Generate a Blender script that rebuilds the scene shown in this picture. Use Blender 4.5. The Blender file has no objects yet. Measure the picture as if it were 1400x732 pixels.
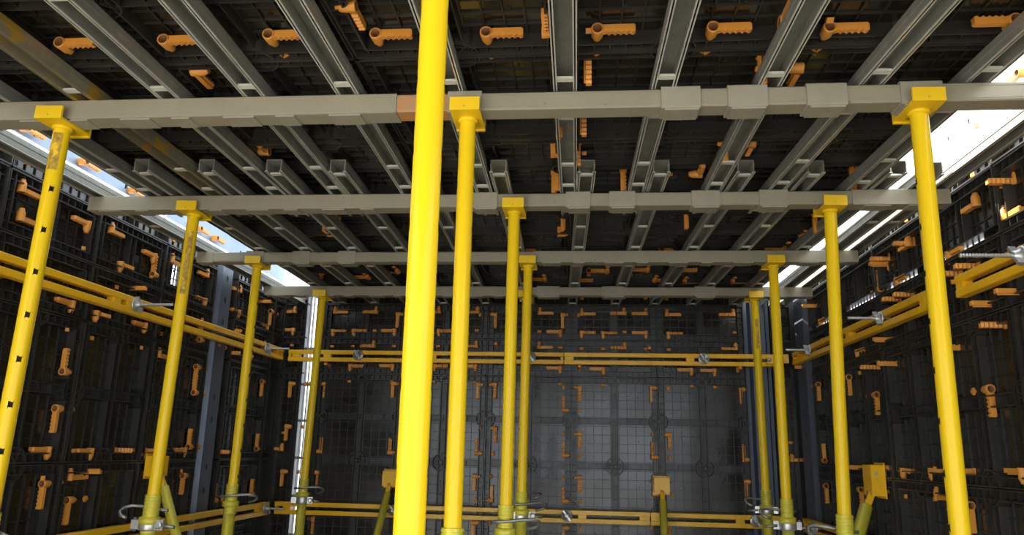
import bpy, math, random
from mathutils import Vector, Matrix

# ------------------------------------------------------------------ camera, world, sun, exposure
sc = bpy.context.scene
COL = sc.collection
H = 1.65                                    # camera height over the slab
cam_data = bpy.data.cameras.new('camera')
cam = bpy.data.objects.new('camera', cam_data)
COL.objects.link(cam)
cam_data.sensor_width = 36.0
cam_data.lens = 36.0 * 1033.24 / 1400.0
cam_data.clip_start = 0.02
RT = Vector((0.9957135, 0.0899357, 0.0215899))
UP = Vector((0.0002112, -0.2356376, 0.9718410))
FW = Vector((-0.0924906, 0.9676707, 0.2346465))
cam.matrix_world = Matrix(((RT.x, UP.x, -FW.x, 0), (RT.y, UP.y, -FW.y, 0), (RT.z, UP.z, -FW.z, H), (0, 0, 0, 1)))
sc.camera = cam

world = bpy.data.worlds.new('daylight')
sc.world = world
world.use_nodes = True
wn = world.node_tree.nodes
bg = wn['Background']
bg.inputs['Color'].default_value = (0.84, 0.93, 1.0, 1)
bg.inputs['Strength'].default_value = 2.4

sun_d = bpy.data.lights.new('sun', 'SUN')
sun_d.energy = 20.0
sun_d.angle = math.radians(0.6)
sun_d.color = (1.0, 0.93, 0.82)
sun = bpy.data.objects.new('sun', sun_d)
COL.objects.link(sun)
sun.rotation_euler = Vector((0.52, -0.30, -0.75)).to_track_quat('-Z', 'Y').to_euler()

sc.view_settings.view_transform = 'Standard'
sc.view_settings.look = 'None'
sc.view_settings.gamma = 1.0
sc.view_settings.use_curve_mapping = False
sc.view_settings.exposure = 0.58

# ------------------------------------------------------------------ materials
def mat(name, col, rough=0.5, metal=0.0, noise=0.0, nscale=8.0, dark=(0, 0, 0), spots=None, bump=0.0, spec=0.5, streak=False):
    m = bpy.data.materials.new(name)
    m.use_nodes = True
    nt = m.node_tree
    N = nt.nodes
    L = nt.links
    b = N['Principled BSDF']
    b.inputs['Roughness'].default_value = rough
    b.inputs['Metallic'].default_value = metal
    b.inputs['Specular IOR Level'].default_value = spec
    tc = N.new('ShaderNodeTexCoord')
    last = None
    rgb = N.new('ShaderNodeRGB')
    rgb.outputs[0].default_value = (*col, 1)
    last = rgb.outputs[0]
    vec = tc.outputs['Object']
    if streak:
        mp = N.new('ShaderNodeMapping')
        mp.inputs['Scale'].default_value = (1, 1, 0.12)
        L.new(vec, mp.inputs['Vector'])
        vec = mp.outputs[0]
    if noise > 0:
        t = N.new('ShaderNodeTexNoise')
        t.inputs['Scale'].default_value = nscale
        t.inputs['Detail'].default_value = 6
        t.inputs['Roughness'].default_value = 0.65
        L.new(vec, t.inputs['Vector'])
        r = N.new('ShaderNodeValToRGB')
        r.color_ramp.elements[0].position = 0.38
        r.color_ramp.elements[1].position = 0.72
        L.new(t.outputs['Fac'], r.inputs['Fac'])
        mx = N.new('ShaderNodeMix')
        mx.data_type = 'RGBA'
        mul = N.new('ShaderNodeMath')
        mul.operation = 'MULTIPLY'
        mul.inputs[1].default_value = noise
        L.new(r.outputs['Color'], mul.inputs[0])
        L.new(mul.outputs[0], mx.inputs['Factor'])
        L.new(last, mx.inputs[6])
        mx.inputs[7].default_value = (*dark, 1)
        last = mx.outputs[2]
        rr = N.new('ShaderNodeMath')
        rr.operation = 'MULTIPLY_ADD'
        rr.inputs[1].default_value = 0.18
        rr.inputs[2].default_value = rough - 0.06
        L.new(r.outputs['Color'], rr.inputs[0])
        L.new(rr.outputs[0], b.inputs['Roughness'])
    if spots:
        scol, thr, ssc = spots
        t2 = N.new('ShaderNodeTexNoise')
        t2.inputs['Scale'].default_value = ssc
        t2.inputs['Detail'].default_value = 5
        L.new(tc.outputs['Object'], t2.inputs['Vector'])
        r2 = N.new('ShaderNodeValToRGB')
        r2.color_ramp.elements[0].position = thr
        r2.color_ramp.elements[1].position = thr + 0.04
        L.new(t2.outputs['Fac'], r2.inputs['Fac'])
        mx2 = N.new('ShaderNodeMix')
        mx2.data_type = 'RGBA'
        L.new(r2.outputs['Color'], mx2.inputs['Factor'])
        L.new(last, mx2.inputs[6])
        mx2.inputs[7].default_value = (*scol, 1)
        last = mx2.outputs[2]
    L.new(last, b.inputs['Base Color'])
    if bump > 0:
        t3 = N.new('ShaderNodeTexNoise')
        t3.inputs['Scale'].default_value = 60
        t3.inputs['Detail'].default_value = 3
        L.new(tc.outputs['Object'], t3.inputs['Vector'])
        bp = N.new('ShaderNodeBump')
        bp.inputs['Strength'].default_value = bump
        bp.inputs['Distance'].default_value = 0.003
        L.new(t3.outputs['Fac'], bp.inputs['Height'])
        L.new(bp.outputs[0], b.inputs['Normal'])
    return m

M = {}
M['plastic'] = mat('black_plastic', (0.014, 0.012, 0.008), 0.21, noise=0.75, nscale=2.2, dark=(0.046, 0.036, 0.023), bump=0.10, spec=0.5)
M['rib'] = mat('black_plastic_rib', (0.024, 0.022, 0.018), 0.36, noise=0.6, nscale=5.0, dark=(0.055, 0.050, 0.041))
M['yellow'] = mat('yellow_paint', (0.84, 0.555, 0.012), 0.2, noise=0.10, nscale=5, dark=(0.74, 0.42, 0.01), spots=((0.22, 0.10, 0.03), 0.74, 45), spec=0.22)
M['yellow_worn'] = mat('worn_yellow_paint', (0.90, 0.58, 0.012), 0.33, noise=0.25, nscale=7, dark=(0.66, 0.36, 0.01), spots=((0.13, 0.07, 0.03), 0.655, 30))
M['scuff'] = mat('scuffed_paint', (0.62, 0.38, 0.02), 0.5, noise=0.9, nscale=55, dark=(0.10, 0.06, 0.025), spots=((0.85, 0.52, 0.015), 0.60, 28))
M['wale'] = mat('orange_yellow_paint', (0.98, 0.54, 0.010), 0.34, noise=0.3, nscale=9, dark=(0.62, 0.26, 0.01), spots=((0.25, 0.10, 0.03), 0.72, 30))
M['olive'] = mat('olive_galvanised', (0.68, 0.57, 0.04), 0.36, metal=0.1, noise=0.5, nscale=14, dark=(0.34, 0.34, 0.07))
M['key'] = mat('orange_nylon', (0.76, 0.31, 0.045), 0.46, noise=0.3, nscale=12, dark=(0.55, 0.22, 0.04))
M['beam'] = mat('grey_primer', (0.31, 0.275, 0.195), 0.42, noise=0.35, nscale=9, dark=(0.23, 0.20, 0.14), spots=((0.20, 0.075, 0.028), 0.70, 24), bump=0.15)
M['sleeve'] = mat('grey_primer_pitted', (0.33, 0.295, 0.215), 0.48, noise=0.4, nscale=16, dark=(0.21, 0.20, 0.175), spots=((0.07, 0.05, 0.035), 0.70, 70), bump=0.3)
M['rust'] = mat('rusty_steel', (0.55, 0.21, 0.04), 0.6, noise=0.7, nscale=14, dark=(0.30, 0.26, 0.20), spots=((0.16, 0.05, 0.015), 0.66, 20))
M['galv'] = mat('shaded_galvanised_steel', (0.37, 0.37, 0.32), 0.42, metal=0.45, noise=0.6, nscale=18, dark=(0.23, 0.23, 0.20), bump=0.2)  # joist channel: recess shade put into a darker colour than the lips
M['lip'] = mat('lit_galvanised_lip', (0.72, 0.71, 0.63), 0.38, metal=0.35, noise=0.5, nscale=25, dark=(0.40, 0.38, 0.31))  # same joist steel, light on the lips put into a paler colour
M['galv_stain'] = mat('yellow_stained_galvanised', (0.42, 0.38, 0.26), 0.45, metal=0.5, noise=0.5, nscale=18, dark=(0.27, 0.25, 0.18), spots=((0.62, 0.40, 0.06), 0.58, 4.0))
M['post'] = mat('bright_galvanised_steel', (0.11, 0.13, 0.17), 0.38, metal=0.45, noise=0.4, nscale=6, dark=(0.075, 0.09, 0.12))
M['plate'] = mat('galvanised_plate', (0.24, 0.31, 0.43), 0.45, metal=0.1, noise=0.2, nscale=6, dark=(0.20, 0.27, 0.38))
M['plate_sun'] = mat('sunlit_plate', (0.80, 0.81, 0.82), 0.45, metal=0.1, noise=0.15, nscale=6, dark=(0.70, 0.72, 0.75))  # paler copy of the edge plate, sun glare put into the colour
M['bore'] = mat('shaded_nylon_bore', (0.20, 0.075, 0.018), 0.7)  # shade inside the key hub put into the colour
M['silver'] = mat('zinc_cast', (0.60, 0.60, 0.58), 0.36, metal=0.7, noise=0.6, nscale=40, dark=(0.36, 0.35, 0.32))
M['rod'] = mat('dull_steel_rod', (0.36, 0.35, 0.32), 0.42, metal=0.75, noise=0.5, nscale=30, dark=(0.2, 0.18, 0.15))
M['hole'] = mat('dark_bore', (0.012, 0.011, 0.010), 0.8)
M['slab'] = mat('concrete_slab', (0.36, 0.34, 0.31), 0.85, noise=0.5, nscale=3, dark=(0.27, 0.26, 0.24), bump=0.4)
M['board'] = mat('outer_board', (0.03, 0.028, 0.025), 0.6)

# ------------------------------------------------------------------ mesh helpers
class MB:
    def __init__(self):
        self.v = []
        self.f = []
        self.s = []
    def quad(self, pts, smooth=False):
        n = len(self.v)
        self.v += [tuple(p) for p in pts]
        self.f.append(tuple(range(n, n + len(pts))))
        self.s.append(smooth)
    def box(self, x0, x1, y0, y1, z0, z1):
        n = len(self.v)
        self.v += [(x0, y0, z0), (x1, y0, z0), (x1, y1, z0), (x0, y1, z0), (x0, y0, z1), (x1, y0, z1), (x1, y1, z1), (x0, y1, z1)]
        for q in ((0, 3, 2, 1), (4, 5, 6, 7), (0, 1, 5, 4), (1, 2, 6, 5), (2, 3, 7, 6), (3, 0, 4, 7)):
            self.f.append(tuple(n + i for i in q))
            self.s.append(False)
        return self
    def obox(self, c, ax, ay, az, lx, ly, lz):
        """box centred on c with half lengths along given axes"""
        c = Vector(c)
        n = len(self.v)
        for sz in (-1, 1):
            for sx, sy in ((-1, -1), (1, -1), (1, 1), (-1, 1)):
                self.v.append(tuple(c + ax * lx * sx + ay * ly * sy + az * lz * sz))
        for q in ((0, 3, 2, 1), (4, 5, 6, 7), (0, 1, 5, 4), (1, 2, 6, 5), (2, 3, 7, 6), (3, 0, 4, 7)):
            self.f.append(tuple(n + i for i in q))
            self.s.append(False)
        return self
    def bar(self, a, b, w, h, up=Vector((0, 0, 1))):
        a = Vector(a)
        b = Vector(b)
        d = (b - a)
        L = d.length
        d.normalize()
        s = d.cross(up)
        if s.length < 1e-4:
            s = d.cross(Vector((1, 0, 0)))
        s.normalize()
        u = s.cross(d)
        return self.obox((a + b) / 2, d, s, u, L / 2, w / 2, h / 2)
    def lathe(self, prof, a=(0, 0, 0), d=(0, 0, 1), seg=16, cap0=True, cap1=True, smooth=True):
        """prof: list of (r, t) along axis d from a"""
        a = Vector(a)
        d = Vector(d).normalized()
        s = d.orthogonal().normalized()
        t = d.cross(s)
        n = len(self.v)
        for r, h in prof:
            for i in range(seg):
                q = 2 * math.pi * i / seg
                self.v.append(tuple(a + d * h + s * (r * math.cos(q)) + t * (r * math.sin(q))))
        for k in range(len(prof) - 1):
            for i in range(seg):
                j = (i + 1) % seg
                self.f.append((n + k * seg + i, n + k * seg + j, n + (k + 1) * seg + j, n + (k + 1) * seg + i))
                self.s.append(smooth)
        if cap0:
            self.f.append(tuple(n + i for i in reversed(range(seg))))
            self.s.append(False)
        if cap1:
            m = n + (len(prof) - 1) * seg
            self.f.append(tuple(m + i for i in range(seg)))
            self.s.append(False)
        return self
    def path(self, pts, r, seg=8):
        """round bar through points"""
        pts = [Vector(p) for p in pts]
        n = len(self.v)
        ref = None
        for k, p in enumerate(pts):
            d = (pts[min(k + 1, len(pts) - 1)] - pts[max(k - 1, 0)]).normalized()
            if ref is None:
                ref = d.orthogonal().normalized()
            s = (ref - d * ref.dot(d)).normalized()
            ref = s
            t = d.cross(s)
            for i in range(seg):
                q = 2 * math.pi * i / seg
                self.v.append(tuple(p + s * (r * math.cos(q)) + t * (r * math.sin(q))))
        for k in range(len(pts) - 1):
            for i in range(seg):
                j = (i + 1) % seg
                self.f.append((n + k * seg + i, n + k * seg + j, n + (k + 1) * seg + j, n + (k + 1) * seg + i))
                self.s.append(True)
        self.f.append(tuple(n + i for i in reversed(range(seg))))
        self.s.append(False)
        m = n + (len(pts) - 1) * seg
        self.f.append(tuple(m + i for i in range(seg)))
        self.s.append(False)
        return self
    def prism(self, poly, o, ax, ay, ext):
        """polygon (2-D) in plane ax, ay at o, extruded by vector ext"""
        o = Vector(o)
        ax = Vector(ax)
        ay = Vector(ay)
        ext = Vector(ext)
        n = len(self.v)
        k = len(poly)
        for e in (Vector((0, 0, 0)), ext):
            for x, y in poly:
                self.v.append(tuple(o + ax * x + ay * y + e))
        self.f.append(tuple(n + i for i in reversed(range(k))))
        self.s.append(False)
        self.f.append(tuple(n + k + i for i in range(k)))
        self.s.append(False)
        for i in range(k):
            j = (i + 1) % k
            self.f.append((n + i, n + j, n + k + j, n + k + i))
            self.s.append(False)
        return self
    def mesh(self, name, material, weld=False):
        me = bpy.data.meshes.new(name)
        me.from_pydata(self.v, [], self.f)
        me.polygons.foreach_set('use_smooth', self.s)
        me.materials.append(material)
        import bmesh
        bm = bmesh.new()
        bm.from_mesh(me)
        if weld:
            bmesh.ops.remove_doubles(bm, verts=bm.verts, dist=2e-5)
        bmesh.ops.recalc_face_normals(bm, faces=bm.faces)
        bm.to_mesh(me)
        bm.free()
        me.update()
        return me
    def build(self, name, material, parent=None, mw=None, weld=False):
        return link(name, self.mesh(name, material, weld), parent, mw)

WM = {}
def link(name, data, parent=None, mw=None):
    """link an object with local matrix mw under parent"""
    o = bpy.data.objects.new(name, data)
    COL.objects.link(o)
    if parent is not None:
        o.parent = parent
    if mw is not None:
        o.matrix_local = mw
    return o
def tag(o, label=None, cat=None, group=None, kind=None):
    if label:
        o['label'] = label
    if cat:
        o['category'] = cat
    if group:
        o['group'] = group
    if kind:
        o['kind'] = kind
    return o
def empty(name, loc, rz=0.0):
    o = bpy.data.objects.new(name, None)
    o.empty_display_size = 0.1
    COL.objects.link(o)
    o.matrix_local = Matrix.Translation(Vector(loc)) @ Matrix.Rotation(rz, 4, 'Z')
    return o
def copy_tree(o, parent=None):
    c = o.copy()
    COL.objects.link(c)
    if parent is not None:
        c.parent = parent
    for ch in list(o.children):
        copy_tree(ch, c)
    return c
def Z(z):
    return z + H

X_, Y_, Z_ = Vector((1, 0, 0)), Vector((0, 1, 0)), Vector((0, 0, 1))
rnd = random.Random(4)

# ------------------------------------------------------------------ floor
tag(MB().box(-9, 9, -9, 14, -0.25, 0.0).build('floor', M['slab']), kind='structure')

# ------------------------------------------------------------------ formwork panels of walls and ceiling
# local axes of a panel: x along the wall, y up the wall, z out of the sheet into the room; the rib fronts are at z = RD
RD = 0.045
def panel_mesh(w, h, wheels='tblr', hole=None):
    b = MB()
    # face sheet
    if hole:
        x0, x1, y0, y1 = hole
        b.box(0, x0, 0, h, -0.012, 0).box(x1, w, 0, h, -0.012, 0).box(x0, x1, 0, y0, -0.012, 0).box(x0, x1, y1, h, -0.012, 0)
    else:
        b.box(0.0015, w - 0.0015, 0.0015, h - 0.0015, -0.012, 0)
    return b
def panel_ribs(w, h, wheels='tblr', hole=None):
    b = MB()
    t = 0.003
    e = 0.042 if min(w, h) > 0.18 else 0.0
    # outer frame: two ribs with cross webs between them
    b.box(0.002, 0.008, 0.002, h - 0.002, 0, RD).box(w - 0.008, w - 0.002, 0.002, h - 0.002, 0, RD)
    b.box(0.002, w - 0.002, 0.002, 0.008, 0, RD).box(0.002, w - 0.002, h - 0.008, h - 0.002, 0, RD)
    if e:
        b.box(e - t, e + t, e, h - e, 0, RD * 0.9).box(w - e - t, w - e + t, e, h - e, 0, RD * 0.9)
        b.box(e, w - e, e - t, e + t, 0, RD * 0.9).box(e, w - e, h - e - t, h - e + t, 0, RD * 0.9)
        # trough floors of the frame
        b.box(0.008, e - t, 0.008, h - 0.008, 0, 0.003).box(w - e + t, w - 0.008, 0.008, h - 0.008, 0, 0.003)
        b.box(e, w - e, h - e + t, h - 0.008, 0, 0.003)
        slot = hole is not None and hole[2] < e
        if not slot:
            b.box(e, w - e, 0.008, e - t, 0, 0.003)
        n = max(2, round(w / 0.045))
        for i in range(1, n):
            x = w * i / n
            b.box(x - 0.0018, x + 0.0018, 0.006, e, 0, 0.007 if slot else RD * 0.8).box(x - 0.0018, x + 0.0018, h - e, h - 0.006, 0, RD * 0.8)
        n = max(2, round(h / 0.045))
        for i in range(1, n):
            y = h * i / n
            b.box(0.006, e, y - 0.0018, y + 0.0018, 0, RD * 0.8).box(w - e, w - 0.006, y - 0.0018, y + 0.0018, 0, RD * 0.8)
    # fine grid
    nx = max(1, round((w - 2 * e) / 0.062))
    ny = max(1, round((h - 2 * e) / 0.062))
    for i in range(1, nx):
        x = e + (w - 2 * e) * i / nx
        b.box(x - 0.002, x + 0.002, e, h - e, 0, 0.007)
    for i in range(1, ny):
        y = e + (h - 2 * e) * i / ny
        b.box(e, w - e, y - 0.002, y + 0.002, 0, 0.007)
    # main cross bands
    def band_v(x, y0, y1):
        b.box(x - 0.021, x + 0.021, y0, y1, 0, 0.003)
        for d in (-0.021, 0.021):
            b.box(x + d - 0.0025, x + d + 0.0025, y0, y1, 0, 0.034)
        k = max(1, round((y1 - y0) / 0.09))
        for i in range(1, k):
            y = y0 + (y1 - y0) * i / k
            b.box(x - 0.021, x + 0.021, y - 0.0018, y + 0.0018, 0, 0.026)
    def band_h(y, x0, x1):
        b.box(x0, x1, y - 0.021, y + 0.021, 0, 0.0033)
        for d in (-0.021, 0.021):
            b.box(x0, x1, y + d - 0.0025, y + d + 0.0025, 0, 0.034)
        k = max(1, round((x1 - x0) / 0.09))
        for i in range(1, k):
            x = x0 + (x1 - x0) * i / k
            b.box(x - 0.0018, x + 0.0018, y - 0.021, y + 0.021, 0, 0.026)
    if w > 0.45:
        band_v(w / 2, e, h - e)
    if h > 0.45 and w > 0.3:
        k = max(1, round(h / 0.63)) * 2
        for i in range(1, k):
            band_h(h * i / k, e, w - e)
    # bolt dots
    for ix in range(1, 4):
        for iy in range(1, max(2, round(h / 0.15))):
            x, y = w * ix / 4 + 0.012, h * iy / max(2, round(h / 0.15)) + 0.017
            if e < x < w - e and e < y < h - e:
                b.lathe([(0.006, 0), (0.005, 0.006)], (x, y, 0), (0, 0, 1), 6, False, True, False)
    # spoked wheels
    def wheel(cx, cy, a0, a1):
        R = 0.062
        n = max(6, int((a1 - a0) / (2 * math.pi) * 20))
        for i in range(n):
            p = a0 + (a1 - a0) * i / n
            q = a0 + (a1 - a0) * (i + 1) / n
            b.bar((cx + R * math.cos(p), cy + R * math.sin(p), 0.021), (cx + R * math.cos(q), cy + R * math.sin(q), 0.021), 0.005, 0.042)
        k = round((a1 - a0) / (math.pi / 3))
        for i in range(k + 1 if a1 - a0 < 6 else k):
            p = a0 + (a1 - a0) * i / k
            b.bar((cx, cy, 0.02), (cx + R * math.cos(p), cy + R * math.sin(p), 0.02), 0.005, 0.038)
        b.lathe([(0.012, 0), (0.012, 0.04)], (cx, cy, 0), (0, 0, 1), 8, False, True, False)
    if w > 0.45 and h > 0.45:
        k = max(1, round(h / 0.63))
        if 't' in wheels:
            wheel(w / 2, h - 0.004, math.pi, 2 * math.pi)
        if 'b' in wheels:
            wheel(w / 2, 0.004, 0, math.pi)
        for i in range(1, k):
            wheel(w / 2, h * i / k, 0, 2 * math.pi)
        for i in range(k):
            y = h * (i + 0.5) / k
            wheel(0.004, y, -math.pi / 2, math.pi / 2)
            wheel(w - 0.004, y, math.pi / 2, 3 * math.pi / 2)
    return b
PCACHE = {}
PANELS = {}
def add_panel(wall, key, frame, u0, u1, v0, v1, wheels='tblr', hole=None, name='formwork_panel'):
    """frame(u, v) -> 4x4 matrix of the panel corner"""
    w, h = round(u1 - u0, 3), round(v1 - v0, 3)
    k = (w, h, wheels, hole)
    if k not in PCACHE:
        PCACHE[k] = (panel_mesh(w, h, wheels, hole).mesh('panel_sheet', M['plastic']), panel_ribs(w, h, wheels, hole).mesh('panel_ribs', M['rib']))
    mw = frame(u0, v0) @ Matrix.Translation((w / 2, h / 2, 0)) @ Matrix.Rotation(rnd.uniform(-0.006, 0.006), 4, 'X') @ Matrix.Rotation(rnd.uniform(-0.007, 0.007), 4, 'Y') @ Matrix.Translation((-w / 2, -h / 2, 0))
    p = link(name, PCACHE[k][0], wall, mw)
    link('rib_grid', PCACHE[k][1], p)
    PANELS.setdefault(key, []).append((u0, u1, v0, v1, p, mw))
    return p
def basis(ax, ay, az, o):
    return Matrix(((ax[0], ay[0], az[0], o[0]), (ax[1], ay[1], az[1], o[1]), (ax[2], ay[2], az[2], o[2]), (0, 0, 0, 1)))

YB, XL, XR, ZC = 5.600, -2.315, 1.550, 1.165      # sheets of back wall, left wall, right wall, ceiling
f_back = lambda u, v: basis((1, 0, 0), (0, 0, 1), (0, -1, 0), (u, YB, Z(v)))
f_left = lambda u, v: basis((0, 1, 0), (0, 0, 1), (1, 0, 0), (XL, u, Z(v)))
# right wall: local x runs towards the camera so that z points into the room
f_right = lambda u, v: basis((0, -1, 0), (0, 0, 1), (-1, 0, 0), (XR, -u, Z(v)))
f_ceil = lambda u, v: basis((1, 0, 0), (0, -1, 0), (0, 0, -1), (u, -v, Z(ZC)))

b = MB()
b.box(-2.33, -2.10, YB + 0.012, YB + 0.05, 0, Z(1.15)).box(-2.03, 1.55, YB + 0.012, YB + 0.05, 0, Z(1.15))
wall_back = tag(b.build('wall_back', M['board']), kind='structure')
b = MB()
HY0, HY1, HZ0, HZ1 = 3.98, 4.11, 0.87, 1.00          # an open bay of the left wall beside the steel post
b.box(XL - 0.05, XL - 0.012, 0.88, HY0, 0, Z(1.15)).box(XL - 0.05, XL - 0.012, HY1, 5.65, 0, Z(1.15))
b.box(XL - 0.05, XL - 0.012, HY0, HY1, 0, Z(HZ0)).box(XL - 0.05, XL - 0.012, HY0, HY1, Z(HZ1), Z(1.15))
wall_left = tag(b.build('wall_left', M['board']), kind='structure')
b = MB()
b.box(XR + 0.012, XR + 0.05, 0.97, 5.65, 0, Z(0.80)).box(XR + 0.012, XR + 0.05, 0.97, 5.65, Z(0.95), Z(1.15))
b.box(XR + 0.012, XR + 0.05, 0.97, 2.95, Z(0.80), Z(0.95)).box(XR + 0.012, XR + 0.05, 5.17, 5.65, Z(0.80), Z(0.95))
wall_right = tag(b.build('wall_right', M['board']), kind='structure')
CY0 = -1.135
b = MB()
b.box(-1.95, 1.22, -3.6, 5.60, Z(ZC + 0.012), Z(ZC + 0.06))  # bare stretch behind the camera added unseen to shade the foreground prop
ceiling = tag(b.build('ceiling', M['board']), kind='structure')

ROWS_B = [-1.65, -0.73, 0.53, 0.80, 1.06, 1.15]
SEAM_B = [-1.955, -1.33, -0.705, -0.08, 0.545, 1.17]
for j in range(5):
    for i in range(5):
        add_panel(wall_back, 'back', f_back, SEAM_B[i], SEAM_B[i + 1], ROWS_B[j], ROWS_B[j + 1])
    add_panel(wall_back, 'back', f_back, -2.315, -2.10, ROWS_B[j], ROWS_B[j + 1])
    add_panel(wall_back, 'back', f_back, -2.03, -1.955, ROWS_B[j], ROWS_B[j + 1], name='filler_panel')
    add_panel(wall_back, 'back', f_back, 1.355, 1.50, ROWS_B[j], ROWS_B[j + 1], name='filler_panel')
ROWS_S = [-1.65, -1.00, -0.10, 0.53, 0.80, 1.06, 1.15]
SEAM_L = [0.88, 1.47, 2.06, 2.65, 3.24, 3.83, 4.42]
SEAM_R = [-5.16, -4.57, -3.97, -3.37, -2.77, -2.17, -1.57, -0.97]
for j in range(6):
    for i in range(6):
        hole = None
        if i == 5 and j == 4:
            hole = (HY0 - 3.83, HY1 - 3.83, HZ0 - 0.80, HZ1 - 0.80)
        add_panel(wall_left, 'left', f_left, SEAM_L[i], SEAM_L[i + 1], ROWS_S[j], ROWS_S[j + 1], hole=hole)
    add_panel(wall_left, 'left', f_left, 4.71, 5.36, ROWS_S[j], ROWS_S[j + 1])
    add_panel(wall_left, 'left', f_left, 5.36, 5.55, ROWS_S[j], ROWS_S[j + 1], name='filler_panel')
    for i in range(7):
        hole = None
        if j == 4 and i < 4:                     # daylight shows through the open bottom trough of these panels
            hole = (0.046, round(SEAM_R[i + 1] - SEAM_R[i] - (0.046 if i < 2 else 0.20), 3), 0.009, 0.040)
        add_panel(wall_right, 'right', f_right, SEAM_R[i], SEAM_R[i + 1], ROWS_S[j], ROWS_S[j + 1], hole=hole)
SEAM_CX = [-1.95, -1.29, -0.67, -0.055, 0.575, 1.22]
SEAM_CY = [-5.585, -5.115, -4.49, -3.865, -3.24, -2.615, -1.99, -1.365, -0.74, -0.115, 0.51, 1.135]
for j in range(11):
    for i in range(5):
        add_panel(ceiling, 'ceiling', f_ceil, SEAM_CX[i], SEAM_CX[i + 1], SEAM_CY[j], SEAM_CY[j + 1])

# ------------------------------------------------------------------ orange locking keys
# local: z = hub axis from the joint (z = -0.075) to the free end (z = 0); x = arm direction
def key_mesh():
    b = MB()
    b.lathe([(0.0115, -0.036), (0.0130, 0.0), (0.0175, 0.0), (0.0180, -0.004), (0.0165, -0.040), (0.011, -0.050), (0.011, -0.056)], seg=12, cap0=True, cap1=True)
    arm = [(0.014, -0.012), (0.100, -0.012), (0.104, -0.008), (0.104, 0.010)]
    for i in range(5):
        x = 0.096 - i * 0.016
        arm += [(x, 0.0135), (x - 0.005, 0.0085), (x - 0.009, 0.0085)]
    arm += [(0.014, 0.012)]
    arm = [(x, -y) for x, y in reversed(arm)]
    b.prism(arm, (0, 0, -0.020), X_, Y_, Z_ * 0.017)
    b.box(0.014, 0.098, -0.003, 0.003, -0.026, -0.019)
    me = b.mesh('locking_key', M['key'])
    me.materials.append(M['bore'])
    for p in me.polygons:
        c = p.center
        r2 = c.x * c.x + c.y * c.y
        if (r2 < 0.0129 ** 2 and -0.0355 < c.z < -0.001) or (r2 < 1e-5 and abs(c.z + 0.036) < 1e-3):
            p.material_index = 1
    return me
KEYM = key_mesh()
NOSEM = MB().prism([(-0.015, 0), (0, -0.009), (0.015, 0), (0, 0.009)], (0, 0, -0.140), X_, Y_, Z_ * 0.018).mesh('key_nose', M['key'])
DIR = {'X': X_, 'x': -X_, 'Y': Y_, 'y': -Y_, 'Z': Z_, 'z': -Z_}
NORM = {'back': -Y_, 'left': X_, 'right': -X_, 'ceiling': -Z_}
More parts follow.
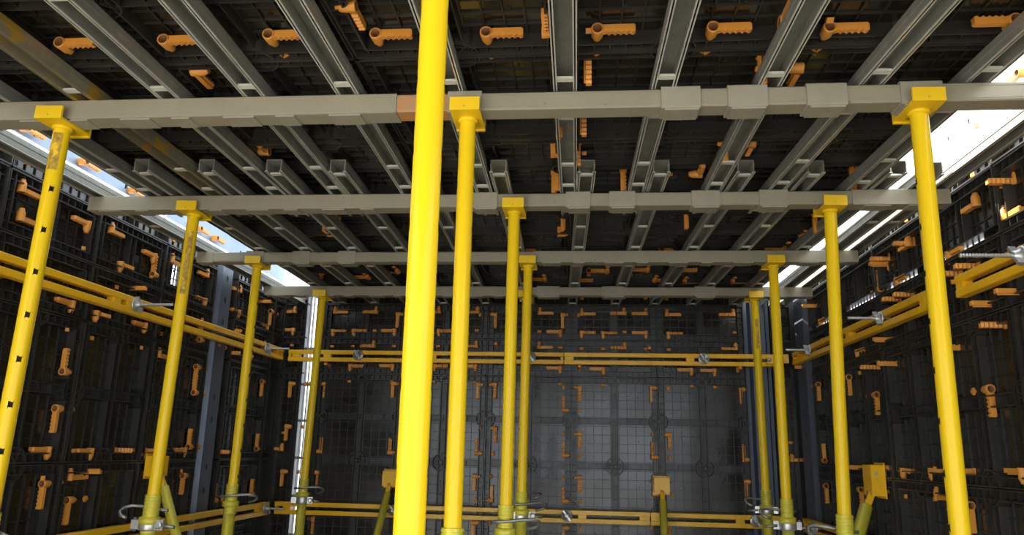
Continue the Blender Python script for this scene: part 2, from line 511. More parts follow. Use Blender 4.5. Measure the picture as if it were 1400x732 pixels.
KEYS = {
  'back': '-1.888,0.986,zX -1.568,0.988,zx -1.411,0.985,xz -1.894,0.866,ZX -1.732,0.870,ZX -1.416,0.873,Zx -1.571,0.727,zx -1.911,0.607,ZN -1.740,0.603,ZX -1.415,0.607,Zx -1.098,0.611,ZX -0.790,0.611,Zx -0.788,0.994,zx -0.788,0.734,zx -0.316,0.986,zX -0.160,0.987,xz -0.162,0.874,Zx -0.003,0.982,zX 0.310,0.987,zx 0.468,0.987,zx 0.622,0.980,zX -0.005,0.869,ZX 0.153,0.866,ZX 0.466,0.870,Zx 0.628,0.866,ZX -0.318,0.730,zX 0.310,0.731,zx 0.484,0.725,zN -0.161,0.605,Zx -0.019,0.612,ZN 0.154,0.601,Zx 0.785,0.603,Zx 0.950,0.600,Zx 1.099,0.983,zx 1.106,0.734,zx 1.121,0.615,ZN -0.005,0.453,Xz 0.484,0.458,xz -0.149,0.288,xZ -0.002,0.122,Xz -0.147,-0.031,xZ 0.631,0.128,Xz 0.484,-0.029,xZ -0.002,-0.183,Xz -0.145,-0.346,xZ 0.489,-0.280,xZ 1.113,0.454,xz 1.113,-0.033,xZ 1.118,-0.180,xz 0.609,-0.499,Xz -0.143,-0.522,xz -1.902,-0.043,XZ -1.909,-0.192,Xz -1.918,-0.515,Xz -1.414,-0.038,xZ -1.421,-0.188,xz -0.774,-0.029,xZ -0.784,-0.190,xz -0.629,-0.354,XZ -0.781,-0.507,xz -0.613,0.150,Xz -1.909,0.450,Xz -1.417,0.460,xz -0.779,0.463,xz -0.624,0.466,Xz -0.635,0.987,Xz -0.635,0.746,zN -2.208,0.989,zx -2.209,0.872,Zx -2.204,0.449,xz -2.214,-0.045,zx -2.204,0.133,xz -2.205,-0.191,xz 1.452,-0.040,zX -1.082,0.993,zx -1.077,0.875,ZX',
  'left': '3.159,0.294,yZ 3.153,0.133,yz 3.147,-0.184,yz 3.745,0.872,yZ 4.317,0.602,yZ 4.537,0.600,yZ 4.320,0.441,yz 4.327,0.289,yZ 4.340,-0.024,yZ 4.315,-0.186,yz 4.728,-0.348,yZ 5.278,-0.340,yZ 5.307,0.956,yz 5.273,0.851,Zy 4.779,0.983,zy 4.795,0.871,Zy 5.278,0.438,yz 5.294,-0.032,yZ 2.743,0.983,zY 2.765,0.865,zY 3.174,0.991,Zy 3.350,0.985,zY 3.462,0.870,ZY 3.740,0.984,Zy 3.914,0.975,zY 3.154,0.611,Zy 3.332,0.598,ZY 3.741,0.607,Zy 3.907,0.444,zY 3.151,-0.029,Zy 3.444,-0.034,Zy 3.680,-0.030,ZN 3.888,-0.032,ZY 3.320,-0.178,zY 4.301,-0.027,Zy 4.320,0.984,zy 4.332,0.858,Zy 5.149,0.984,zN 4.730,0.732,ZN 3.599,0.750,zN 4.743,0.590,ZN 2.736,0.619,zN 4.942,0.590,ZN 3.440,-0.153,zN 3.328,-0.263,yz 4.741,-0.038,ZN',
  'right': '3.939,0.845,yZ 3.870,0.969,zN 3.733,0.854,Zy 3.198,0.844,Zy 3.570,0.964,zY 2.765,0.844,zy 3.175,0.729,zN 3.032,0.726,zN 2.940,0.585,ZN 2.764,0.595,ZN 3.769,0.741,zN 3.634,0.736,zN 2.871,1.132,zy 2.726,0.967,zN 2.947,0.957,zY 3.888,0.973,ZN 4.087,1.129,zy 3.577,0.969,zN 3.927,0.592,ZN 4.342,0.584,Zy 3.892,0.456,yN 4.135,0.449,zN 3.249,0.450,yN 2.896,0.470,zN 4.453,-0.039,ZN 4.095,-0.033,Zy 3.882,-0.043,Zy 3.576,-0.037,Zy 3.262,-0.030,ZN 2.868,-0.022,ZY 4.469,-0.171,yz 3.545,-0.170,zy 3.262,-0.175,yz 5.077,-0.023,yZ 5.086,-0.178,yz 4.518,0.447,yz 5.098,0.455,yz 5.363,0.597,yN 5.346,0.452,yz 5.345,-0.030,yZ 5.330,-0.170,yz 5.085,0.973,yN 4.954,0.858,Zy 4.126,0.320,yz 3.008,0.261,yz',
  'ceiling': '-1.528,1.868,yX -1.209,1.869,yX -0.889,1.858,yX -0.581,1.871,yX -0.268,1.880,yX 0.042,1.879,yX 0.356,1.888,yX 0.669,1.905,yX 1.140,1.892,yx -0.112,1.893,xy -0.596,1.737,XY 0.031,2.077,XN -1.220,2.059,xY 0.520,2.106,xN 0.661,2.135,XY 0.527,1.876,xy 0.018,2.457,XN -0.095,2.476,xN -1.238,2.715,Xy -0.123,2.780,xy -0.003,2.740,XN -0.134,3.067,xN -0.102,3.033,YN 0.174,3.068,YN 0.519,2.717,xN 0.646,2.708,XY 0.498,3.026,Xy -1.221,3.576,Xy -1.396,3.893,xy -0.109,3.624,xN -0.133,3.913,xy 0.493,3.601,xN -1.216,4.804,Yx -1.810,5.005,YN -1.464,4.980,Yx 0.415,4.761,Yx -0.030,5.063,YX 0.488,5.060,YX 0.689,5.104,YX 1.005,5.102,YX 1.130,4.801,YX 0.622,4.761,YX 0.042,4.761,yX -0.258,4.231,yx 0.454,4.237,yX 1.121,3.090,YN 1.132,3.933,xy 1.127,4.244,Yx 1.125,3.674,xN -0.254,5.042,Yx 0.161,4.802,Yx',
}

for wk, txt in KEYS.items():
    for e in txt.split():
        a, c, d = e.split(',')
        a, c = float(a), float(c)
        n = NORM[wk]
        if wk == 'back':
            pos, uv = Vector((a, 5.575, Z(c))), (a, c)
        elif wk == 'left':
            pos, uv = Vector((-2.29, a, Z(c))), (a, c)
        elif wk == 'right':
            pos, uv = Vector((1.525, a, Z(c))), (-a, c)
        else:
            pos, uv = Vector((a, c, Z(1.135))), (a, -c)
        hub = DIR[d[0]]
        arm = n if d[1] == 'N' else DIR[d[1]]
        if d[1] == 'N':
            pos = pos - n * 0.035
        mw = basis(arm, hub.cross(arm), hub, pos)
        best = min(PANELS[wk], key=lambda p: max(p[0] - uv[0], 0, uv[0] - p[1]) + max(p[2] - uv[1], 0, uv[1] - p[3]))
        link('locking_key', KEYM, best[4], best[5].inverted() @ mw)
        if d[1] != 'N':
            link('key_nose', NOSEM, best[4], best[5].inverted() @ mw)    # lozenge tip beyond the joint

# ------------------------------------------------------------------ steel posts in the walls
def hat_post(name, frame, w, h, holes, label):
    """folded steel post: face with side returns, holes bored through; local x across, y up, z into the room"""
    t = empty(name, (0, 0, 0))
    t.matrix_local = frame
    tag(t, label, 'post')
    b = MB()
    fx0, fx1 = w * 0.22, w * 0.78
    # side flanges and sloping returns
    b.box(0, w * 0.12, 0, h, 0, 0.006).box(w * 0.88, w, 0, h, 0, 0.006)
    for xa, xb in ((w * 0.12, fx0), (w * 0.88, fx1)):
        b.quad([(xa, 0, 0.004), (xb, 0, 0.045), (xb, h, 0.045), (xa, h, 0.004)])
        b.quad([(xa, 0, 0.0), (xb, 0, 0.041), (xb, h, 0.041), (xa, h, 0.0)])
    b.build('side_flange', M['post'], t)
    b = MB()
    r = 0.012
    cx = w / 2
    ys = sorted(holes)
    y = 0.0
    for hy in ys:
        b.quad([(fx0, y, 0.045), (fx1, y, 0.045), (fx1, hy - 0.03, 0.045), (fx0, hy - 0.03, 0.045)])
        out = [(fx1, hy), (fx1, hy + 0.03), (cx, hy + 0.03), (fx0, hy + 0.03), (fx0, hy), (fx0, hy - 0.03), (cx, hy - 0.03), (fx1, hy - 0.03)]
        inn = [(cx + r * s, hy + q) for s, q in ((1, 0), (0.75, 0.013), (0, 0.024), (-0.75, 0.013), (-1, 0), (-0.75, -0.013), (0, -0.024), (0.75, -0.013))]
        for i in range(8):
            j = (i + 1) % 8
            b.quad([(*out[i], 0.045), (*out[j], 0.045), (*inn[j], 0.045), (*inn[i], 0.045)])
            b.quad([(*inn[i], 0.045), (*inn[j], 0.045), (*inn[j], 0.030), (*inn[i], 0.030)])
        y = hy + 0.03
    b.quad([(fx0, y, 0.045), (fx1, y, 0.045), (fx1, h, 0.045), (fx0, h, 0.045)])
    b.build('face_plate', M['post'], t)
    MB().box(fx0, fx1, 0, h, 0.0, 0.008).build('back_web', M['hole'], t)
    return t
hh = H + 1.10
hz = [H + z for z in (1.03, 0.89, 0.75, 0.28, 0.14, -0.14, -0.28, -0.60, -0.9)]
hat_post('steel_post', basis((0, 1, 0), (0, 0, 1), (1, 0, 0), (XL - 0.005, 4.44, 0)), 0.25, hh, hz, 'bluish galvanised post with keyhole slots set between the panels of the left wall')
hat_post('steel_post', basis((1, 0, 0), (0, 0, 1), (0, -1, 0), (1.175, YB - 0.005, 0)), 0.175, hh, hz, 'galvanised post in the back wall right of the last wide panel, behind two yellow props')
hat_post('steel_post', basis((0, -1, 0), (0, 0, 1), (-1, 0, 0), (XR - 0.005, 5.545, 0)), 0.36, hh, hz, 'galvanised corner post with round bores where the right wall meets the back wall')

# ladder strip in the open slot of the back-left corner
t = empty('ladder_strip', (-2.065, YB + 0.01, 0))
tag(t, 'narrow ladder-like steel strip in the open daylight slot at the back left corner', 'strip')
b = MB()
b.box(-0.006, 0.002, -0.015, 0.02, 0, Z(1.12))
b.build('stile', M['rod'], t)
for k in range(9):
    z = 0.2 + k * 0.27
    MB().box(-0.032, 0.032, -0.012, 0.012, z, z + 0.018).build('rung', M['rod'], t)

# ------------------------------------------------------------------ edge plates above the wall tops, seen through the roof slots
def edge_plate(x, s, pm, label, zz0, zz1, zc, hs, keys):
    t = empty('edge_plate', (x, 0, Z(1.15)))
    tag(t, label, 'plate')
    b = MB()
    y = 0.3
    y1 = 5.6
    for hy in hs:
        b.box(-0.004, 0.004, y, hy - 0.012, zz0, zz1)
        b.box(-0.004, 0.004, hy - 0.012, hy + 0.012, zz0, zc - 0.014)
        b.box(-0.004, 0.004, hy - 0.012, hy + 0.012, zc + 0.014, zz1)
        y = hy + 0.012
    b.box(-0.004, 0.004, y, y1, zz0, zz1)
    b.build('plate', M[pm], t)
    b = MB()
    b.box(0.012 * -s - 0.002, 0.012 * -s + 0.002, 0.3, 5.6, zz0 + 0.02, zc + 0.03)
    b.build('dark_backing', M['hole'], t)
    for fy in (0.5, 1.62, 2.45, 3.86, 5.3):
        MB().box(-0.006, 0.006, fy, fy + 0.012, 0, zz0 + 0.01).build('foot', M['plate_sun'], t)
    for k, hy in enumerate(keys):
        mw = basis(Y_, Vector((s, 0, 0)).cross(Y_), Vector((s, 0, 0)), Vector((0.05 * s, hy, zc - 0.014)))
        link('locking_key', KEYM, t, mw)
    return t
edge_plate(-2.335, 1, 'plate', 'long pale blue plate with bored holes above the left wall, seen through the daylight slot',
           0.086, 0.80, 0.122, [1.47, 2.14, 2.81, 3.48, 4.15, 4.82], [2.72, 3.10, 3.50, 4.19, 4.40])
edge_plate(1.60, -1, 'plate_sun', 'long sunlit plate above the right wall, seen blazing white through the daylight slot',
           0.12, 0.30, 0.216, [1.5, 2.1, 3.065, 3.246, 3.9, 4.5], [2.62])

# ------------------------------------------------------------------ grey main beams
BZ0, BZ1, BD = 0.995, 1.060, 0.08
def c_profile(w, h, c=0.004):
    return [(-w + c, -h), (w - c, -h), (w, -h + c), (w, h - c), (w - c, h), (-w + c, h), (-w, h - c), (-w, -h + c)]
def tube_x(b, x0, x1, yc, zc, hw, hh_):
    b.prism(c_profile(hw, hh_), (x0, yc, zc), Y_, Z_, X_ * (x1 - x0))
def main_beam(y0, label, outers, inners, sleeves, rust=None):
    yc, zc = BD / 2, (BZ1 - BZ0) / 2
    t = empty('main_beam', (0, y0, Z(BZ0)))
    tag(t, label, 'beam', 'grey steel beams under the joists')
    for x0, x1 in outers:
        b = MB()
        tube_x(b, x0, x1, yc, zc, 0.040, 0.0325)
        ot = b.build('outer_tube', M['beam'], t)
        x = x0 + 0.05
        k = 0
        while x < x1 - 0.12:
            wd = 0.10 if k % 2 == 0 else 0.06
            MB().box(x, x + wd, 0.006, BD - 0.006, -0.005, 0.001).build('bottom_strap', M['sleeve'], ot)
            x += 0.17
            k += 1
        MB().box(x0, x1, -0.0012, 0.0, 0.0, 0.005).build('bottom_lip', M['sleeve'], ot)
    for x0, x1 in inners:
        b = MB()
        tube_x(b, x0, x1, yc, zc, 0.036, 0.0285)
        b.box(x0, x1, 0.0025, 0.0045, 0.012, 0.0145).box(x0, x1, 0.0025, 0.0045, 0.050, 0.052)
        b.build('inner_tube', M['beam'], t)
    for x0, x1 in sleeves:
        b = MB()
        tube_x(b, x0, x1, yc, zc, 0.0425, 0.035)
        b.box(x0 + 0.01, x1 - 0.005, 0.004, BD - 0.004, -0.008, -0.002)
        b.build('sleeve', M['sleeve'], t)
    if rust:
        b = MB()
        tube_x(b, rust[0], rust[1], yc, zc, 0.0365, 0.029)
        b.build('rusty_section', M['rust'], t)['label'] = 'rust-brown bare steel section'
    return t
main_beam(2.09, 'long grey beam nearest the camera, crossing the whole picture with a rusty patch', [(-2.19, -0.567), (1.31, 1.47)], [(-0.567, 1.31)],
          [(-0.408, -0.304), (0.234, 0.348), (0.427, 0.541), (0.652, 0.766), (0.915, 1.031)], rust=(-0.565, -0.41))
main_beam(3.02, 'second grey beam from the camera, its left end free before the left wall', [(-2.19, -0.69), (1.09, 1.47)], [(-0.69, 1.09)],
          [(-0.69, -0.655), (-0.463, -0.357), (-0.068, 0.034), (0.112, 0.22), (0.45, 0.565), (0.723, 0.838)])
main_beam(3.98, 'third grey beam from the camera, with three close sleeves on its left half', [(-2.18, -2.085), (-0.267, 1.44)], [(-2.085, -0.267)],
          [(-1.89, -1.787), (-1.62, -1.518), (-1.358, -1.257), (-0.672, -0.636), (-0.39, -0.34)])
main_beam(4.90, 'farthest grey beam, just in front of the back wall', [(-2.17, -0.356), (1.16, 1.47)], [(-0.356, 1.16)],
          [(-0.30, -0.15), (0.13, 0.276), (0.73, 0.86)])
main_beam(1.17, 'grey beam overhead carried by the big foreground prop, above the picture edge', [(-2.19, 1.47)], [], [])

# ------------------------------------------------------------------ galvanised joists
JH = 0.052
def joist(x0, y0, x1, y1, label, group, stain=False, bars=()):
    L = math.hypot(x1 - x0, y1 - y0)
    rz = math.atan2(y1 - y0, x1 - x0) - math.pi / 2
    t = empty('joist', (x0, y0, Z(BZ1)), rz)
    tag(t, label, 'joist', group)
    m = M['galv_stain'] if stain else M['galv']
    hw = 0.0315
    b = MB()
    # hat profile open below: two bottom lips, two ribbed sides, top web
    b.box(-hw, hw, 0, L, JH - 0.004, JH)
    for s in (-1, 1):
        xs = sorted((s * hw, s * (hw - 0.004)))
        b.box(xs[0], xs[1], 0, L, 0.0, JH - 0.004)
        xs = sorted((s * (hw + 0.002), s * hw))
        b.box(xs[0], xs[1], 0, L, 0.030, 0.036)
    ch = b.build('channel', m, t)
    for s in (-1, 1):
        xs = sorted((s * (hw + 0.004), s * (hw - 0.008)))
        MB().box(xs[0], xs[1], 0, L, 0.0, 0.004).build('bottom_lip', M['galv_stain'] if stain else M['lip'], t)
    for yb in bars:
        if 0.03 < yb - y0 < L - 0.03:
            MB().box(-hw + 0.008, hw - 0.008, yb - y0 - 0.011, yb - y0 + 0.011, 0.0005, 0.008).build('cross_bar', M['lip'], ch)
    return t
ORD = ['first', 'second', 'third', 'fourth', 'fifth', 'sixth', 'seventh', 'eighth', 'ninth', 'tenth', 'eleventh', 'twelfth']
xa = [(-1.85, -1.90), (-1.56, -1.61), (-1.272, -1.325), (-0.965, -1.062), (-0.69, -0.745), (-0.36, -0.42), (-0.037, -0.060), (0.277, 0.22), (0.572, 0.536), (0.938, 0.78), (1.20, 1.10)]
for i, (x, x3) in enumerate(xa):
    extra = {1: ' and streaked with yellow stains', 0: ' beside the left daylight slot', 10: ' beside the right daylight slot'}.get(i, '')
    joist(x, 0.15, x3, 3.34, 'galvanised channel joist of the front row, %s from the left%s' % (ORD[i], extra), 'front row of channel joists', i == 1,
          (0.9, 1.55, 2.035, 2.30, 2.72, 2.95, 3.30))
xb = [(-1.77, -1.83), (-1.503, -1.575), (-1.228, -1.31), (-0.970, -1.036), (-0.635, -0.72), (-0.328, -0.385), (0.018, -0.073), (0.306, 0.243), (0.63, 0.526), (0.895, 0.796), (1.205, 1.10)]
for i, (x, x2) in enumerate(xb):
    joist(x, 2.72 + 0.012 * i, x2, 5.56, 'galvanised channel joist of the rear row, %s from the left, ending at the back wall' % ORD[i], 'rear row of channel joists', False,
          (2.76 + 0.012 * i, 3.55, 3.93, 4.35, 4.83, 5.2, 5.52))
joist(-2.155, 0.15, -2.155, 5.55, 'galvanised channel joist lying along the top of the left wall outside the daylight slot', 'joists along the walls', False, (1.2, 3.5))
joist(1.437, 0.15, 1.437, 5.55, 'galvanised channel joist lying along the top of the right wall outside the daylight slot', 'joists along the walls', False, (1.2, 3.5))
joist(1.345, 2.86, 1.325, 5.55, 'short galvanised joist splitting the right daylight slot into two bright stripes', 'joists along the walls', False, (3.5,))

# ------------------------------------------------------------------ yellow props
def holed_tube(r, z0, z1, holes, seg=24):
    """tube about z with pairs of bored holes on its +x and -x sides"""
    b = MB()
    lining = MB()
    def P(q, z, rr=r):
        return (rr * math.cos(q), rr * math.sin(q), z)
    da = 2 * math.pi / seg
    hr = 0.0085
    zs = [z0]
    for h in sorted(holes):
        zs += [h - 0.013, h + 0.013]
    zs.append(z1)
    for k in range(len(zs) - 1):
        a, c = zs[k], zs[k + 1]
        ishole = (k % 2 == 1)
        for i in range(seg):
            if ishole and (i in (0, seg - 1) or i in (seg // 2, seg // 2 - 1)):
                continue
            b.quad([P(i * da, a), P((i + 1) * da, a), P((i + 1) * da, c), P(i * da, c)], True)
        if ishole:
            zc = (a + c) / 2
            for q0 in (0.0, math.pi):
                out = [(da, 0), (da, 1), (0, 1), (-da, 1), (-da, 0), (-da, -1), (0, -1), (da, -1)]
                inn = [(math.cos(u) * hr / r, math.sin(u) * hr) for u in [j * math.pi / 4 for j in range(8)]]
                for j in range(8):
                    m = (j + 1) % 8
                    O = lambda e: P(q0 + e[0], zc + 0.013 * e[1])
                    b.quad([O(out[j]), O(out[m]), P(q0 + inn[m][0], zc + inn[m][1]), P(q0 + inn[j][0], zc + inn[j][1])], True)
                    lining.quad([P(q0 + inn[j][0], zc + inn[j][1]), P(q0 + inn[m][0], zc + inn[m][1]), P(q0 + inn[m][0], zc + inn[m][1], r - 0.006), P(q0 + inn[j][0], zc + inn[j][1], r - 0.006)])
    return b, lining
def prop(x, xb, y, label, rot=0.0, pin=0.0, scuff=None, head=True, outer_top=-0.21, top=0.981):
    k = (x - xb) / 1.18                      # some props lean a little sideways
    t = empty('steel_prop', (xb - k * (H - 0.20), y, 0.002), 0)
    t.rotation_euler = (0, math.atan(k), 0)
    tag(t, label, 'prop', 'yellow adjustable steel props')
    r = 0.0248
    holes = [Z(top) - 0.215 - 0.134 * k for k in range(8)]
    tb, lining = holed_tube(r, Z(outer_top) - 0.10, Z(top) - 0.002, holes)
    it = tb.build('inner_tube', M['yellow'], t, Matrix.Rotation(rot, 4, 'Z'), weld=True)
    # dark core and bore walls put the tube's inner shade into the colour
    lining.lathe([(r - 0.007, Z(outer_top)), (r - 0.007, Z(top) - 0.01)], seg=12).build('bore_shade', M['hole'], it)
    if scuff:
        b = MB()
        a0, a1, z0, z1 = scuff
        n = 6
        for i in range(n):
            p, q = a0 + (a1 - a0) * i / n, a0 + (a1 - a0) * (i + 1) / n
            rr = r + 0.0004
            b.quad([(rr * math.cos(p), rr * math.sin(p), Z(z0)), (rr * math.cos(q), rr * math.sin(q), Z(z0)), (rr * math.cos(q), rr * math.sin(q), Z(z1)), (rr * math.cos(p), rr * math.sin(p), Z(z1))], True)
        b.build('worn_sticker', M['scuff'], t)['label'] = 'scuffed and half rubbed-off dark marking'
    # head: plate with upturned front and rear lips, neck ring
    b = MB()
    w = 0.045
    b.box(-w, w, -0.067, 0.067, Z(top), Z(top) + 0.007)
    b.box(-w, w, -0.075, -0.067, Z(top), Z(top) + 0.042)
    b.box(-w, w, 0.067, 0.075, Z(top) - 0.006, Z(top) + 0.036)
    hp = b.build('head_plate', M['yellow_worn'], t)
    MB().lathe([(r + 0.001, Z(top) - 0.012), (r + 0.006, Z(top) - 0.006), (r + 0.006, Z(top))], seg=20).build('neck_weld', M['yellow'], hp)
    # outer tube with thread, nut and bent pin
    ro = 0.0302
    ot = MB().lathe([(ro, 0.008), (ro, Z(outer_top) - 0.15)], seg=24).build('outer_tube', M['olive'], t)
    prof = []
    z = Z(outer_top) - 0.15
    while z < Z(outer_top) - 0.004:
        prof += [(ro - 0.0005, z), (ro + 0.0016, z + 0.004), (ro + 0.0016, z + 0.007), (ro - 0.0005, z + 0.011)]
        z += 0.0125
    prof.append((ro, Z(outer_top)))
    prof.append((r, Z(outer_top)))
    MB().lathe(prof, seg=24, cap0=False).build('threaded_collar', M['olive'], ot)
    n = MB().lathe([(ro, Z(outer_top) - 0.118), (ro + 0.012, Z(outer_top) - 0.114), (ro + 0.012, Z(outer_top) - 0.088), (ro, Z(outer_top) - 0.084)], seg=16)
    nut = n.build('adjusting_nut', M['olive'], t)
    zz = Z(outer_top) - 0.062
    c, s = math.cos(pin), math.sin(pin)
    def Q(a, bb, dz):
        return (c * a - s * bb, s * a + c * bb, zz + dz)
    pts = [Q(-0.05, -0.036, 0), Q(0.0, -0.038, 0.003), Q(0.06, -0.036, 0.010), Q(0.105, -0.030, 0.012), Q(0.128, -0.012, 0.004), Q(0.130, 0.012, -0.010), Q(0.115, 0.026, -0.022), Q(0.085, 0.032, -0.030)]
    MB().path(pts, 0.0065, 8).build('bent_pin', M['rod'], nut)
    MB().box(-0.07, 0.07, -0.07, 0.07, 0, 0.008).build('base_plate', M['olive'], ot)
    return t
PR = {}
PR['1L'] = prop(-1.674, -1.694, 2.13, 'yellow prop with a column of bored holes under the left end of the nearest beam', rot=math.radians(-50), pin=2.6, scuff=(-1.9, -0.7, 0.83, 0.955))
PR['1M'] = prop(-0.35, -0.349, 2.13, 'plain yellow prop under the middle of the nearest beam, beside the big foreground prop', rot=math.radians(9), pin=0.2)
PR['1R'] = prop(0.976, 0.961, 2.13, 'yellow prop with bored holes under the right end of the nearest beam', rot=math.radians(-8), pin=3.0)
PR['2L'] = prop(-1.714, -1.735, 3.06, 'yellow prop with rusty scuffs under the left end of the second beam', rot=math.radians(29), pin=3.1, scuff=(-1.6, -0.6, 0.62, 0.90))
PR['2M'] = prop(-0.288, -0.295, 3.06, 'yellow prop under the middle of the second beam, bent pin hooked round its front', rot=math.radians(5), pin=0.1)
PR['2R'] = prop(1.012, 0.975, 3.06, 'yellow prop under the right part of the second beam', rot=math.radians(-19), pin=2.9)
PR['3L'] = prop(-1.835, -1.847, 4.02, 'yellow prop with small dark bores under the left end of the third beam', rot=math.radians(0), pin=0.2)
PR['3M'] = prop(-0.295, -0.309, 4.02, 'yellow prop under the middle of the third beam, right of the second middle prop', rot=math.radians(4), pin=0.3)
PR['3R'] = prop(1.013, 1.008, 4.02, 'yellow prop under the right part of the third beam, silver clamp low on it', rot=math.radians(-14), pin=3.1)
PR['4L'] = prop(-1.771, -1.793, 4.94, 'yellow-green prop under the left end of the farthest beam beside the daylight slot', rot=math.radians(20), pin=0.1)
PR['4M'] = prop(-0.375, -0.375, 4.94, 'yellow prop under the middle of the farthest beam, mostly hidden behind nearer props', rot=math.radians(4), pin=0.5)
PR['4R'] = prop(1.112, 1.118, 4.94, 'yellow prop under the right end of the farthest beam in front of the steel post', rot=math.radians(-13), pin=3.3, scuff=(-1.9, -1.1, 0.66, 0.85))
PR['0M'] = prop(-0.268, -0.266, 1.21, 'big yellow prop in the foreground running off the top of the picture', rot=math.radians(12.5), pin=0.2, outer_top=-0.45)

# ------------------------------------------------------------------ silver scaffold clamps on the props
def clamp(pr, z, rz, label):
    t = empty('scaffold_clamp', pr.matrix_basis @ Vector((0, 0, Z(z))), rz)
    tag(t, label, 'clamp', 'silver scaffold clamps on the props')
    b = MB()
    ro = 0.0312
    b.lathe([(ro, -0.024), (ro + 0.008, -0.022), (ro + 0.010, -0.016), (ro + 0.010, 0.016), (ro + 0.008, 0.022), (ro, 0.024)], seg=24, cap0=False, cap1=False)
    bd = b.build('band', M['silver'], t)
    MB().obox((0.050, -0.012, 0), X_, Y_, Z_, 0.018, 0.010, 0.020).build('lug', M['silver'], t)
    MB().obox((-0.050, -0.010, 0), X_, Y_, Z_, 0.016, 0.012, 0.018).build('lug', M['silver'], t)
    b = MB()
    b.lathe([(0.016, 0), (0.016, 0.012), (0.010, 0.016)], (0.054, -0.022, 0), (0, -1, 0), 6, True, True, False)
    b.build('bolt_nut', M['silver'], bd)
    MB().lathe([(0.007, 0), (0.007, 0.06)], (0.050, 0.0, -0.002), (1, -0.1, -0.1), 8).build('bolt', M['rod'], bd)
    MB().lathe([(0.008, -0.026), (0.008, 0.026)], (-0.056, -0.012, 0), (0, 0, 1), 8).build('hinge_pin', M['rod'], bd)
    return t
clamp(PR['2L'], -0.325, 0.0, 'silver scaffold clamp on the prop under the left end of the second beam')
clamp(PR['2M'], -0.352, 2.9, 'rust-tinged silver scaffold clamp on the middle prop of the second beam')
clamp(PR['3M'], -0.325, 0.3, 'small silver scaffold clamp on the middle prop of the third beam')
clamp(PR['4L'], -0.345, 0.2, 'silver scaffold clamp on the far left prop beside the daylight slot')
clamp(PR['3R'], -0.335, 3.1, 'silver scaffold clamp on the right prop of the third beam')
clamp(PR['4R'], -0.325, 2.9, 'silver scaffold clamp on the far right prop in front of the steel post')

# ------------------------------------------------------------------ twin-bar wales
def wale(a, b_, out, zc, label, plates=(), ends=True):
    """a, b_: (x, y) of the ends on the front face; out: unit vector out of the wall"""
    A, B = Vector((a[0], a[1], 0)), Vector((b_[0], b_[1], 0))
    d = (B - A).normalized()
    L = (B - A).length
    t = empty('wale', (a[0], a[1], Z(zc)))
    tag(t, label, 'wale', 'yellow twin-bar wales along the walls')
    n = Vector(out)
    dp = 0.042
    for s in (-1, 1):
        b = MB()
        pf = c_profile(dp / 2, 0.0155, 0.003)
        b.prism(pf, -n * dp / 2 + Z_ * (s * 0.0275), n, Z_, d * L)
        b.build('bar', M['wale'], t)
    pl = [p if p >= 0 else L + p for p in plates]
    for p in pl:
        b = MB()
        b.obox(d * p - n * dp / 2, d, n, Z_, 0.028, dp / 2 - 0.002, 0.013)
        b.build('spacer_plate', M['wale'], t)
    if ends:
        for p in (0.012, L - 0.012):
            b = MB()
            b.obox(d * p - n * dp / 2, d, n, Z_, 0.010, dp / 2 - 0.003, 0.013)
            b.build('end_block', M['wale'], t)
    return t
ZU, ZL = 0.655, -0.440
wale((-2.20, 5.50), (-0.135, 5.50), (0, -1, 0), ZU, 'upper yellow wale on the left half of the back wall', (0.06, 0.30, 1.1))
wale((-0.130, 5.50), (1.40, 5.50), (0, -1, 0), ZU, 'upper yellow wale on the right half of the back wall', (0.04, 0.9))
wale((-2.20, 5.50), (0.463, 5.50), (0, -1, 0), ZL, 'lower yellow wale on the back wall left of the seam below the centre brace', (0.09, 2.2, 2.62))
wale((0.468, 5.50), (1.40, 5.50), (0, -1, 0), ZL, 'lower yellow wale on the back wall right of the seam below the centre brace', (0.05, 0.6))
wale((-2.213, 0.9), (-2.213, 5.44), (1, 0, 0), ZU, 'upper yellow wale along the left wall with a spacer plate beside the wing nut', (2.47, 2.58, 4.45))
wale((-2.213, 0.9), (-2.213, 5.44), (1, 0, 0), ZL, 'lower yellow wale along the left wall near the bottom of the picture', (1.3, 2.6, 4.4))
wale((1.45, 3.28), (1.45, 5.40), (-1, 0, 0), ZU, 'upper yellow wale along the right wall running to the back corner', (0.05, 1.0, 1.97))
wale((1.45, 0.8), (1.45, 3.03), (-1, 0, 0), ZU, 'upper yellow wale at the right edge of the picture with a stub end', (0.5, 2.20))
wale((1.45, 1.0), (1.45, 5.40), (-1, 0, 0), ZL, 'lower yellow wale along the right wall behind the slanting brace', (1.2, 2.8, 4.3))

# ------------------------------------------------------------------ tie rods with wing nuts
def tie(pos, out, rod, label, disc=False):
    n = Vector(out)
    t = empty('tie_rod', pos)
    tag(t, label, 'tie rod', 'silver tie rods with wing nuts')
    u = Z_
    s = n.cross(u)
    b = MB()
    R = 0.040 if disc else 0.034
    b.lathe([(R, 0.0), (R, 0.006), (R * 0.85, 0.009), (0.020, 0.012), (0.016, 0.030), (0.012, 0.034)], (0, 0, 0), n, 16)
    npl = b.build('nut_plate', M['silver'], t)
    for sg in (-1, 1):
        dv = (u * 0.8 + s * 0.6) * sg
        MB().obox(dv * 0.026 + n * 0.020, dv, dv.cross(n).normalized(), n, 0.016, 0.006, 0.011).build('wing', M['silver'], npl)
    prof = [(0.006, -0.045)]
    z = -0.04
    while z < rod:
        prof += [(0.0062, z), (0.0080, z + 0.004), (0.0062, z + 0.008)]
        z += 0.010
    MB().lathe(prof, (0, 0, 0), n, 10).build('threaded_rod', M['silver'], t)
    return t
wl, wr, wb = -2.212, 1.449, 5.499
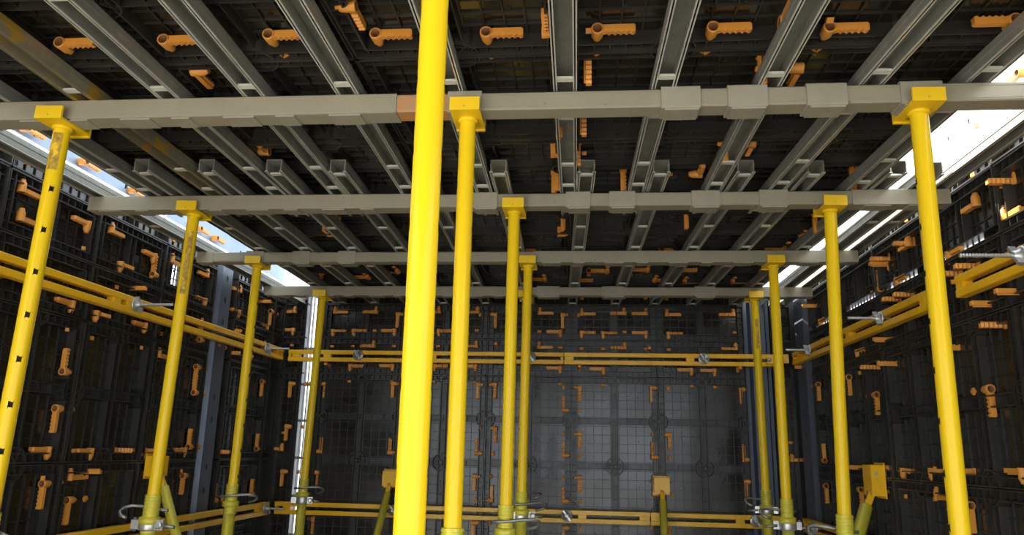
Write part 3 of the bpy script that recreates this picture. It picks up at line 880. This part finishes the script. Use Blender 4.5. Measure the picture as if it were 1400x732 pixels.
tie((wl, 3.51, Z(ZU + 0.006)), (1, 0, 0), 0.20, 'silver wing nut with long threaded rod on the left wall wale beside the second-row prop')
tie((wl, 5.12, Z(ZU)), (1, 0, 0), 0.17, 'silver wing nut and rod on the left wall wale at the back left corner')
tie((-1.661, wb, Z(ZU + 0.006)), (0, -1, 0), 0.07, 'round silver nut on the upper back wall wale, left of the foreground prop', True)
tie((-0.375, wb, Z(ZU + 0.006)), (0, -1, 0), 0.07, 'round silver nut on the upper back wall wale, half hidden by the middle prop', True)
tie((0.864, wb, Z(ZU + 0.006)), (0, -1, 0), 0.07, 'round silver nut on the upper back wall wale, right of the middle props', True)
tie((wr, 3.78, Z(ZU + 0.006)), (-1, 0, 0), 0.16, 'silver wing nut with a threaded rod on the right wall wale between two props')
tie((wr, 4.98, Z(ZU + 0.006)), (-1, 0, 0), 0.15, 'silver wing nut and rod on the right wall wale at the back right corner')
tie((wr, 2.56, Z(ZU + 0.006)), (-1, 0, 0), 0.20, 'silver wing nut with threaded rod at the right edge of the picture')
tie((wl, 5.36, Z(ZL + 0.004)), (1, 0, 0), 0.14, 'silver wing nut and rod on the lower wale at the back left corner')
tie((-0.106, wb, Z(ZL + 0.006)), (0, -1, 0), 0.06, 'round silver nut on the lower back wall wale, right of the middle props', True)
tie((-1.325, wb, Z(ZL + 0.006)), (0, -1, 0), 0.06, 'round silver nut on the lower back wall wale, beside the foreground prop', True)
tie((1.168, wb, Z(ZL + 0.006)), (0, -1, 0), 0.06, 'round silver nut on the lower back wall wale, left of the far right prop', True)
tie((wr, 5.10, Z(ZL + 0.004)), (-1, 0, 0), 0.16, 'silver wing nut and rod on the lower wale at the back right corner')

# corner connector of the wales at the back right
t = empty('corner_bracket', (1.40, 5.47, Z(ZU)))
tag(t, 'yellow corner bracket joining the wales at the back right corner', 'bracket')
MB().bar((-0.10, 0.008, 0.004), (0.035, -0.045, 0.004), 0.020, 0.062).build('strap', M['wale'], t)
MB().lathe([(0.016, 0), (0.016, 0.014), (0.010, 0.02)], (-0.09, 0.0, 0.002), (0, -1, 0), 6).build('bolt', M['silver'], t)

# ------------------------------------------------------------------ slanting braces bolted to the walls
def brace(top, foot, n, label, tr=0.0255, hw=0.05, hz=0.052):
    n = Vector(n)
    top = Vector(top)
    foot = Vector(foot)
    t = empty('push_pull_brace', (foot.x, foot.y, 0))
    tag(t, label, 'brace', 'slanting braces bolted to the walls')
    o = t.location.copy()
    d = (foot - top).normalized()
    s = n.cross(Z_)
    b = MB()
    c = top - o
    # folded bracket: web facing the room, two cheeks, back lug
    u = Z_ * (hz + 0.005)
    b.obox(c + u, n, s, Z_, 0.003, hw, hz)
    b.obox(c - n * 0.032 + s * hw + u, n, s, Z_, 0.034, 0.003, hz)
    b.obox(c - n * 0.032 - s * hw + u, n, s, Z_, 0.034, 0.003, hz)
    b.obox(c - n * 0.062 + u, n, s, Z_, 0.003, hw + 0.008, hz + 0.012)
    br = b.build('wall_bracket', M['wale'], t)
    MB().lathe([(0.008, -0.065), (0.008, 0.065)], c + Z_ * (hz * 1.5) - n * 0.02, s, 8).build('pin', M['silver'], br)
    MB().lathe([(0.011, 0), (0.011, 0.006)], c + Z_ * 0.018 + n * 0.003, n, 10).build('bolt_head', M['rust'], br)
    MB().bar(c - n * 0.015 + Z_ * 0.02, c + d * 0.07, 0.03, 0.03, n).build('fork', M['wale'], t)
    L = (foot - top).length
    MB().lathe([(tr * 0.8, 0.05), (tr, 0.056), (tr, L - 0.02)], c, d, 18).build('tube', M['olive'], t)
    MB().box(-0.05, 0.05, -0.05, 0.05, 0, 0.03).build('foot_plate', M['olive'], t)
    return t
brace((-2.20, 3.93, Z(-0.18)), (-1.46, 3.70, 0.03), (1, 0, 0), 'slanting yellow-green brace from the left wall behind the second-row prop')
brace((0.548, 5.49, Z(-0.275)), (0.50, 4.55, 0.03), (0, -1, 0), 'slanting yellow-green brace with yellow bracket in the middle of the back wall')
brace((-1.368, 5.49, Z(-0.275)), (-1.42, 4.55, 0.03), (0, -1, 0), 'slanting yellow-green brace on the back wall left of the foreground prop')
brace((1.44, 4.12, Z(-0.19)), (0.72, 3.55, 0.03), (-1, 0, 0), 'slanting yellow-green brace with yellow bracket on the right wall', 0.032, 0.056, 0.075)
